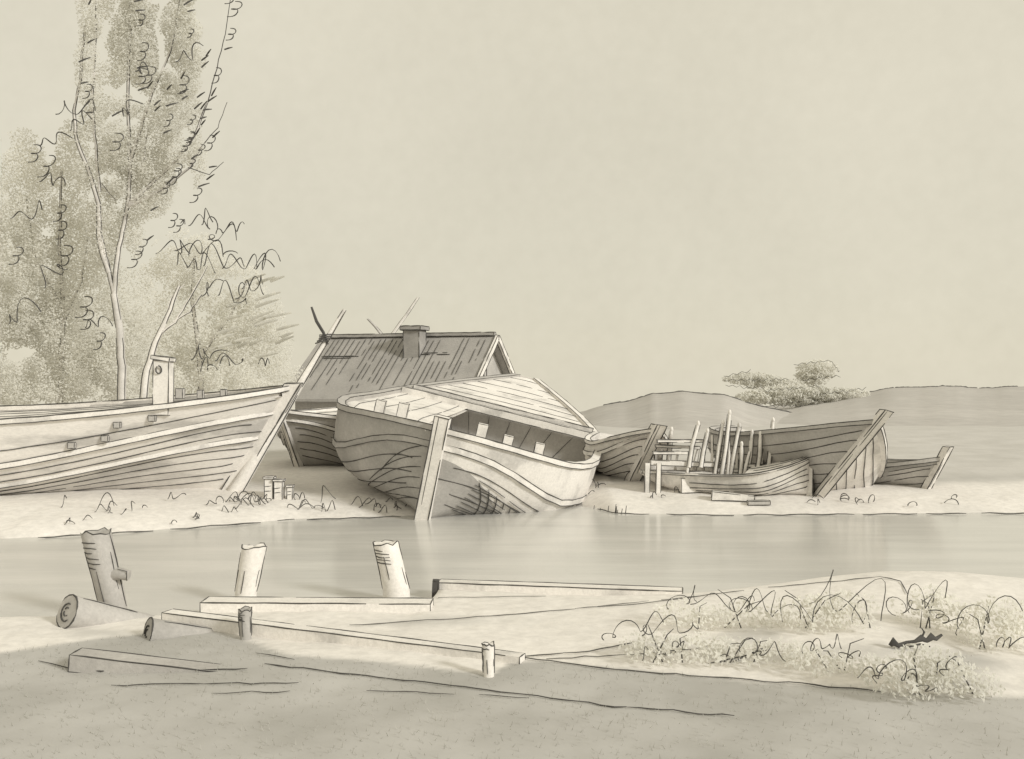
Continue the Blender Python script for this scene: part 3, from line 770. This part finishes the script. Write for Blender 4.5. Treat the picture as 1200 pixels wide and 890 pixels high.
for (x0, y0, x1, y1, n) in ((168, 55, 168, 110, 5), (176, 85, 184, 135, 5), (200, 95, 196, 160, 5), (216, 85, 218, 140, 6), (262, 75, 240, 130, 6), (245, 60, 233, 82, 3), (250, 125, 205, 185, 7), (264, 145, 215, 200, 6), (255, 190, 225, 235, 4), (100, 65, 106, 140, 6), (210, 200, 190, 225, 5), (185, 255, 160, 310, 5), (140, 110, 138, 175, 4), (222, 45, 226, -20, 5), (168, 40, 160, -20, 5), (106, 50, 108, -20, 5), (265, 60, 275, -15, 5), (188, 235, 178, 262, 4), (205, 255, 215, 270, 2), (232, 110, 222, 170, 5)):
    for i in range(n):
        t = (i+random.uniform(.1, .6))/n; c = P(x0+(x1-x0)*t+random.uniform(-4, 4), y0+(y1-y0)*t, D1-.65+random.uniform(-.2, .2))
        if random.random() < .25: continue
        if random.random() < .55: dash(cr, c, random.uniform(6, 14), D1, 1, .021, random.uniform(.35, .75))
        else: three(cr, c, random.uniform(9, 19), D1, 1, .014)
for c in ((96, 150), (88, 140), (165, 85), (158, 130), (228, 70)): curl(cr, P(*c, D1-.6), 16, D1, 1, .015)
cr.build('crown', ['leaf2', 'twig'], poplar)

# dense tree at the left edge
D2 = 26.5
g = P(70, 470, D2); g = (g[0], g[1], gz(g[0], g[1])); gy2 = HY+FPX*(CH-g[2])/D2
t2 = thing('leafy_tree', 'dense grey leafy tree behind the poplar, its foliage reaching low to the left barge', 'tree', g)
tr = MB(); limb(tr, [(70, gy2), (72, 430), (75, 370), (70, 290), (72, 200)], D2, .08, .02); limb(tr, [(74, 380), (95, 330), (104, 270)], D2, .04, .02); limb(tr, [(72, 360), (40, 300), (30, 230)], D2, .04, .02)
tr.build('trunk', ['bark', 'twig'], t2, smooth=True)
cr = MB()
leaves(cr, [(78, 210, 46, 70, D2, 1.0, 1), (30, 230, 45, 80, D2, 1.0, 1), (85, 310, 58, 70, D2, 1.1, 1.2), (20, 330, 60, 80, D2, 1.1, 1.2), (90, 400, 75, 62, D2, 1.1, 1.3), (15, 420, 65, 60, D2, 1.1, 1.3), (130, 430, 60, 45, D2, 1, 1.2), (-40, 340, 60, 120, D2, 1, 1), (10, 462, 80, 26, D2, 1, 1.2), (95, 460, 70, 22, D2, 1, 1.1), (150, 370, 40, 60, D2+.4, .8, .7)], .034, 2.5, 0)
for c in ((62, 165), (60, 195), (64, 215), (70, 250), (72, 270), (100, 360), (112, 385), (120, 400), (105, 375), (78, 300), (70, 330), (40, 180), (35, 260), (20, 300), (30, 380)):
    (three if random.random() < .6 else curl)(cr, P(c[0]+random.uniform(-4, 4), c[1], D2-1.1), random.uniform(14, 22), D2, 1, .016)
cr.build('crown', ['leaf', 'twig'], t2)

# broad rounded tree between poplar and house
D3 = 30.0
g = P(235, 470, D3); g = (g[0], g[1], gz(g[0], g[1])); gy3 = HY+FPX*(CH-g[2])/D3
t3 = thing('broad_tree', 'broad rounded pale tree between the poplar and the house roof', 'tree', g)
tr = MB(); limb(tr, [(235, gy3), (236, 440), (232, 400), (225, 350), (228, 300)], D3, .10, .03); limb(tr, [(234, 420), (270, 370), (290, 330)], D3, .05, .02)
tr.build('trunk', ['bark', 'twig'], t3, smooth=True)
cr = MB()
leaves(cr, [(220, 305, 45, 38, D3, 1.0, 1.0), (262, 335, 50, 36, D3, 1.1, 1.2), (296, 372, 42, 38, D3, 1.0, 1.1), (190, 360, 42, 60, D3, 1.0, .8), (250, 385, 55, 40, D3, 1.1, .8), (290, 418, 45, 28, D3, 1.0, .8), (262, 445, 62, 20, D3-1, .8, 1.4), (200, 430, 45, 45, D3, 1, 1), (320, 405, 25, 34, D3, .8, .8), (330, 440, 30, 18, D3, .8, .9), (230, 420, 60, 40, D3+.6, .8, .9)], .037, 2.4, 0)
for c in ((215, 262), (235, 270), (258, 280), (270, 272), (200, 298), (225, 300), (240, 296), (265, 315), (290, 318), (300, 345), (255, 340), (280, 352), (240, 352), (228, 312), (310, 318), (250, 425), (270, 425), (310, 430), (250, 435), (290, 352), (246, 262)):
    curl(cr, P(c[0]+random.uniform(-4, 4), c[1]+random.uniform(-3, 3), D3-1.2), random.uniform(15, 24), D3, 1, .017, random.choice((1, 2, 2, 3)), random.uniform(-.35, .1))
for i in range(26):
    c = (random.uniform(255, 345), random.uniform(325, 425)); dash(cr, P(*c, D3-1.0), random.uniform(14, 30), D3, 2, .05, random.uniform(.2, .4))
cr.build('crown', ['leaf3', 'twig', 'leaf'], t3)

# slim bare sapling
D4 = 21.5
g = P(172, 520, D4); g = (g[0], g[1], gz(g[0], g[1])); gy4 = HY+FPX*(CH-g[2])/D4
t4 = thing('bare_sapling', 'slim bare sapling leaning right behind the mooring post', 'tree', g)
tr = MB(); limb(tr, [(164, gy4), (170, 445), (182, 402), (196, 372), (210, 335)], D4, .10, .03); tr.build('trunk', ['pale', 'twig'], t4, smooth=True)
br = MB(); limb(br, [(187, 392), (205, 378), (222, 350), (243, 312)], D4, .035, .012); limb(br, [(203, 377), (222, 366), (236, 345)], D4, .025, .012); limb(br, [(196, 372), (200, 350), (216, 333)], D4, .025, .012); limb(br, [(178, 412), (186, 398)], D4, .02, .01)
br.build('branch', ['pale', 'twig'], t4, smooth=True)

# trees on the hills
def far_tree(cls, d, label, base, ln):
    g = P(base[0], base[1], d); g = (g[0], g[1], g[2])
    t = thing('hill_tree', label, 'tree', g, 'trees on the hill')
    tr = MB(); limb(tr, [(base[0], base[1]+14), (base[0], base[1]-4), (base[0]+1, cls[0][1])], d, .35, .12, ink=False); tr.build('trunk', ['bark', 'twig'], t)
    cr = MB(); leaves(cr, cls, .15, 6.5, 0)
    for (x0, y0, x1, y1) in ln:
        n = max(2, int(abs(x1-x0)/13)); pts = []
        for i in range(n*3+1):
            f = i/(n*3); pts.append(P(x0+(x1-x0)*f, y0+(y1-y0)*f+(2.2 if i % 2 else -1.2)*random.uniform(.3, 1.2), d-2.4+random.uniform(-.2, .2)))
        cr.ink(pts, .03, 1, gaps=True)
    cr.build('crown', ['leaf', 'twig'], t)
far_tree([(958, 434, 26, 13, 105, 1.6, 1), (950, 444, 22, 10, 105, 1.6, 1)], 105, 'small round hill tree, tallest of the clump on the ridge', (955, 462), [(930, 428, 975, 422), (975, 424, 984, 436), (940, 446, 985, 440)])
far_tree([(880, 444, 34, 8, 104, 1.6, 1), (905, 450, 36, 9, 104, 1.6, 1)], 104, 'low spreading hill tree at the left end of the clump', (890, 462), [(848, 442, 880, 434), (848, 446, 925, 444), (850, 452, 915, 457)])
far_tree([(930, 463, 60, 13, 100, 1.8, 1.1), (970, 462, 50, 9, 100, 1.8, 1), (890, 466, 30, 8, 100, 1.6, 1)], 100, 'wide bushy hill tree lying along the foot of the clump', (935, 474), [(895, 458, 960, 452), (960, 462, 1015, 455), (905, 476, 985, 474)])
# hedge scribbles on the hill slopes
hb = MB()
for (x0, y0, x1, y1, d) in ((778, 472, 822, 482, 70), (800, 468, 818, 472, 75), (1060, 486, 1118, 494, 85), (1085, 492, 1100, 482, 85), (1010, 484, 1035, 486, 85), (1095, 470, 1125, 470, 95)):
    pts = [P(x0+(x1-x0)*i/12, y0+(y1-y0)*i/12+(1.5 if i % 3 else -2), d) for i in range(13)]; hb.ink(pts, .05, 0, gaps=True)
tag(hb.build('hedge_scrub', ['twig']), kind='stuff')

# brambles on the near right bank
def bush(px, py, w, h, label, light=True, arcs=None, seed=0, lf='leaf3', dens=.35):
    g = G(px, py); d = g[1]
    t = thing('bramble_bush', label, 'bush', g, 'brambles on the near right bank')
    cr = MB()
    leaves(cr, [(px-w*.22, py-h*.35, w*.34, h*.42, d, .35, 1), (px+w*.2, py-h*.3, w*.36, h*.36, d, .35, 1), (px, py-h*.55, w*.3, h*.36, d, .3, 1)], .022, dens*1.3, 0)
    cr.build('foliage', [lf], t)
    for (cx, cy, s, lp, an) in arcs or []:
        st = MB(); curl(st, P(cx, cy, d-.3), s*.85, d, 0, .0043, lp, an); st.build('stem', ['twig'], t)
    for i in range(3):
        x = px+random.uniform(-.35, .35)*w; b = G(x, py+2); tip = P(x+random.uniform(-.2, .3)*w, py-h*random.uniform(.6, 1.05), d)
        st = MB(); md = vadd(lerp(b, tip, .6), (random.uniform(-.05, .05), 0, .06)); st.tube([b, md, tip], [.006, .005, .003], 0, 5); st.build('stem', ['twig'], t)
bush(793, 775, 120, 46, 'leftmost bramble, low and scribbly at the tip of the bank', arcs=[(745, 745, 26, 3, .1), (790, 742, 30, 3, .05), (800, 762, 18, 3, -.2), (760, 770, 24, 1, .3)], lf='leaf3')
bush(845, 735, 150, 42, 'pale arching bramble along the top of the bank', arcs=[(800, 712, 38, 2, .1), (850, 712, 44, 2, -.1), (895, 722, 36, 3, -.25), (880, 716, 30, 2, 0)])
bush(890, 775, 130, 34, 'grey low bramble below the arching one, with dark stalks', arcs=[(895, 765, 24, 3, .0), (850, 775, 30, 1, .3)], lf='leaf')
bush(985, 735, 150, 48, 'middle bramble with wide looping stems', arcs=[(960, 722, 46, 2, .1), (1000, 716, 50, 2, -.1), (1010, 732, 40, 1, .1)])
bush(985, 785, 130, 36, 'small grey bramble under the looping one', arcs=[(965, 770, 28, 4, -.1), (1000, 775, 26, 2, -.2)], lf='leaf')
bush(1095, 735, 100, 52, 'upright bramble at the right above the dark root', arcs=[(1085, 715, 40, 2, .1), (1100, 732, 22, 3, -.9), (1070, 722, 40, 2, .2)])
bush(1090, 812, 150, 60, 'spiky grey bramble at the bottom right corner of the bank', arcs=[(1040, 805, 30, 3, -.3), (1090, 812, 28, 3, .1), (1110, 780, 24, 2, .6), (1030, 790, 22, 2, .8)], lf='leaf')
bush(1180, 760, 110, 70, 'tall bramble at the right edge of the picture', arcs=[(1165, 730, 36, 2, .2), (1180, 755, 30, 3, 0)], lf='leaf3')
rt = MB(); d = G(1075, 762)[1]
rt.tube([P(*q, d) for q in ((1043, 757), (1047, 752), (1053, 757), (1062, 753), (1072, 752), (1080, 748), (1086, 751), (1092, 746), (1097, 749), (1104, 744))], [.016, .035, .02, .012, .014, .03, .02, .032, .018, .01], 0, 7)
rt.tube([P(1053, 757, d), P(1066, 758, d-.04), P(1078, 755, d-.05), P(1090, 758, d-.06)], [.012, .008, .009, .006], 0, 5); rt.tube([P(1080, 748, d), P(1083, 741, d+.03), P(1080, 736, d+.03)], [.012, .008, .005], 0, 5)
tag(rt.build('tree_root', ['twig'], loc=G(1075, 762), smooth=True), 'black gnarled root lying among the brambles at right', 'root')

# rough grass, stones and twigs (uncountable)
gs = MB()
def tuft(px, py, s, m=0, r=.006, loops=None, ang=None):
    g = G(px, py); curl(gs, vadd(g, (0, 0, .02)), s, g[1], m, r*.75*g[1]/9, loops or random.choice((1, 2, 3)), ang if ang is not None else random.uniform(-.3, .3))
for i in range(15):
    px = random.uniform(205, 395); tuft(px, random.uniform(584, 603)+(px-300)*.02, random.uniform(9, 18))
for i in range(10): tuft(random.uniform(690, 850), random.uniform(562, 590), random.uniform(8, 14), loops=random.choice((1, 2)))
for i in range(12): tuft(random.uniform(950, 1120), random.uniform(585, 594), random.uniform(8, 14), loops=1)
for i in range(14): tuft(random.uniform(60, 260), random.uniform(596, 618), random.uniform(8, 16), loops=1)
for i in range(10): tuft(random.uniform(400, 480), random.uniform(590, 604), random.uniform(8, 14), loops=1)
tag(gs.build('bank_grass', ['twig']), kind='stuff')
tw = MB()
def run(pts, r=.006, dz=.012, gaps=True):
    path = []
    for (a, b) in zip(pts[:-1], pts[1:]):
        n = max(2, int(math.hypot(b[0]-a[0], b[1]-a[1])/14))
        for i in range(n): path.append(vadd(G(a[0]+(b[0]-a[0])*i/n, a[1]+(b[1]-a[1])*i/n), (0, 0, dz)))
    path.append(vadd(G(*pts[-1]), (0, 0, dz))); tw.ink(path, r, 0, gaps, wob=1.5)
run([(45, 776), (90, 789), (290, 786)]); run([(130, 806), (210, 804), (350, 803)], .005); run([(250, 815), (340, 813)], .004); run([(300, 768), (345, 775)], .005)
run([(310, 780), (430, 795), (600, 815), (720, 830), (860, 842)], .006); run([(320, 735), (400, 752), (485, 763)], .006); run([(415, 748), (520, 760), (560, 768)], .005)
run([(410, 735), (560, 725), (760, 708), (900, 690), (1030, 678)], .005); run([(1030, 678), (1055, 683), (1064, 698)], .006)
run([(600, 773), (690, 766), (760, 752)], .006); run([(600, 772), (720, 787), (850, 797), (1000, 810), (1080, 816)], .006); run([(640, 775), (760, 768), (830, 760)], .005)
run([(860, 778), (905, 758)], .009); run([(830, 780), (900, 764)], .007); run([(765, 772), (800, 764)], .01); run([(640, 700), (500, 703)], .004); run([(430, 812), (620, 820)], .004); run([(820, 700), (700, 712)], .004)
tag(tw.build('fallen_twigs', ['twig']), kind='stuff')
wl = MB()
def waterline(pts, r=.012):
    for (x0, y0, x1, y1) in pts:
        path = []
        for i in range(int(abs(x1-x0)/10)+2):
            f = i/(int(abs(x1-x0)/10)+1); px = x0+(x1-x0)*f; X = None
            d = 17.0
            for _ in range(4): d = interp((px-600)/FPX*d, FARX, FARY)
            X = (px-600)/FPX*d; path.append((X, d-.03+.04*nz(X, 0, 2), .015))
        wl.ink(path, r, 0, True, wob=2)
waterline([(700, 0, 760, 0), (780, 0, 860, 0), (870, 0, 1000, 0), (1010, 0, 1140, 0), (45, 0, 180, 0), (200, 0, 345, 0), (360, 0, 470, 0), (1150, 0, 1300, 0)])
for i in range(16):
    px = random.uniform(680, 740); g = G(px, 604); wl.tube([g, vadd(g, (.02, 0, random.uniform(.05, .2)))], [.010, .006], 0, 5)
tag(wl.build('waterline_reeds', ['twig']), kind='stuff')
# fine short grass on the near slope
gb = MB()
for i in range(9000):
    X = random.uniform(-5.5, 6.5); Y = random.uniform(5.2, 9.6)
    if shade_grass_mask(X, Y) < .6: continue
    z = gz(X, Y); h = random.uniform(.012, .045); a = random.uniform(0, 6.3); w = .004
    gb.poly([(X-w*math.cos(a), Y-w*math.sin(a), z-.005), (X+w*math.cos(a), Y+w*math.sin(a), z-.005), (X+random.uniform(-.03, .03), Y+random.uniform(-.03, .03), z+h)], 0)
M['blade'] = mat('short_grass', (.56, .55, .50), .12, .6, 9, leaf=True)
tag(gb.build('short_grass', ['blade']), kind='stuff')

# ------------------------------------------------------------------ light, sky, camera
sun_dir = norm((.72, -.58, .44))          # towards the sun
el = math.asin(sun_dir[2]); az = math.atan2(sun_dir[0], sun_dir[1])
ld = bpy.data.lights.new('sun', 'SUN'); ld.energy = 2.3; ld.angle = R(10); ld.color = (1, .98, .935)
lo = bpy.data.objects.new('sun', ld); COL.objects.link(lo)
lo.rotation_euler = Vector(sun_dir).to_track_quat('Z', 'Y').to_euler()
w = bpy.data.worlds.new('World'); scene.world = w; w.use_nodes = True
nt = w.node_tree; N = nt.nodes.new; L = nt.links.new
bg = [n for n in nt.nodes if n.type == 'BACKGROUND'][0]; bg.inputs['Strength'].default_value = .1
sky = N('ShaderNodeTexSky'); sky.sky_type = 'NISHITA'; sky.sun_disc = False; sky.sun_elevation = el; sky.sun_rotation = az
tc = N('ShaderNodeTexCoord')
n1 = N('ShaderNodeTexNoise'); n1.inputs['Scale'].default_value = 2.2; n1.inputs['Detail'].default_value = 5; L(tc.outputs['Generated'], n1.inputs[0])
n2 = N('ShaderNodeTexNoise'); n2.inputs['Scale'].default_value = 75; n2.inputs['Detail'].default_value = 4; L(tc.outputs['Generated'], n2.inputs[0])
mm = N('ShaderNodeMath'); mm.operation = 'MULTIPLY_ADD'; mm.inputs[1].default_value = .30; L(n2.outputs[0], mm.inputs[0]); L(n1.outputs[0], mm.inputs[2])
SK = 1.06
rp = ramp(nt, [(.42, (6.55*SK, 6.1*SK, 4.85*SK)), (.85, (7.4*SK, 6.9*SK, 5.55*SK))]); L(mm.outputs[0], rp.inputs[0])
mx = N('ShaderNodeMix'); mx.data_type = 'RGBA'; mx.inputs[0].default_value = .95
L(sky.outputs[0], mx.inputs[6]); L(rp.outputs[0], mx.inputs[7]); L(mx.outputs[2], bg.inputs['Color'])
cam = bpy.data.cameras.new('camera'); cam.sensor_width = 36; cam.lens = 36*FPX/1200; cam.clip_end = 4000
co = bpy.data.objects.new('camera', cam); COL.objects.link(co); co.location = (0, 0, CH); co.rotation_euler = (R(90), 0, 0)
scene.camera = co
scene.view_settings.view_transform = 'Standard'; scene.view_settings.look = 'None'; scene.view_settings.exposure = 0; scene.view_settings.gamma = 1
scene.cycles.max_bounces = 5
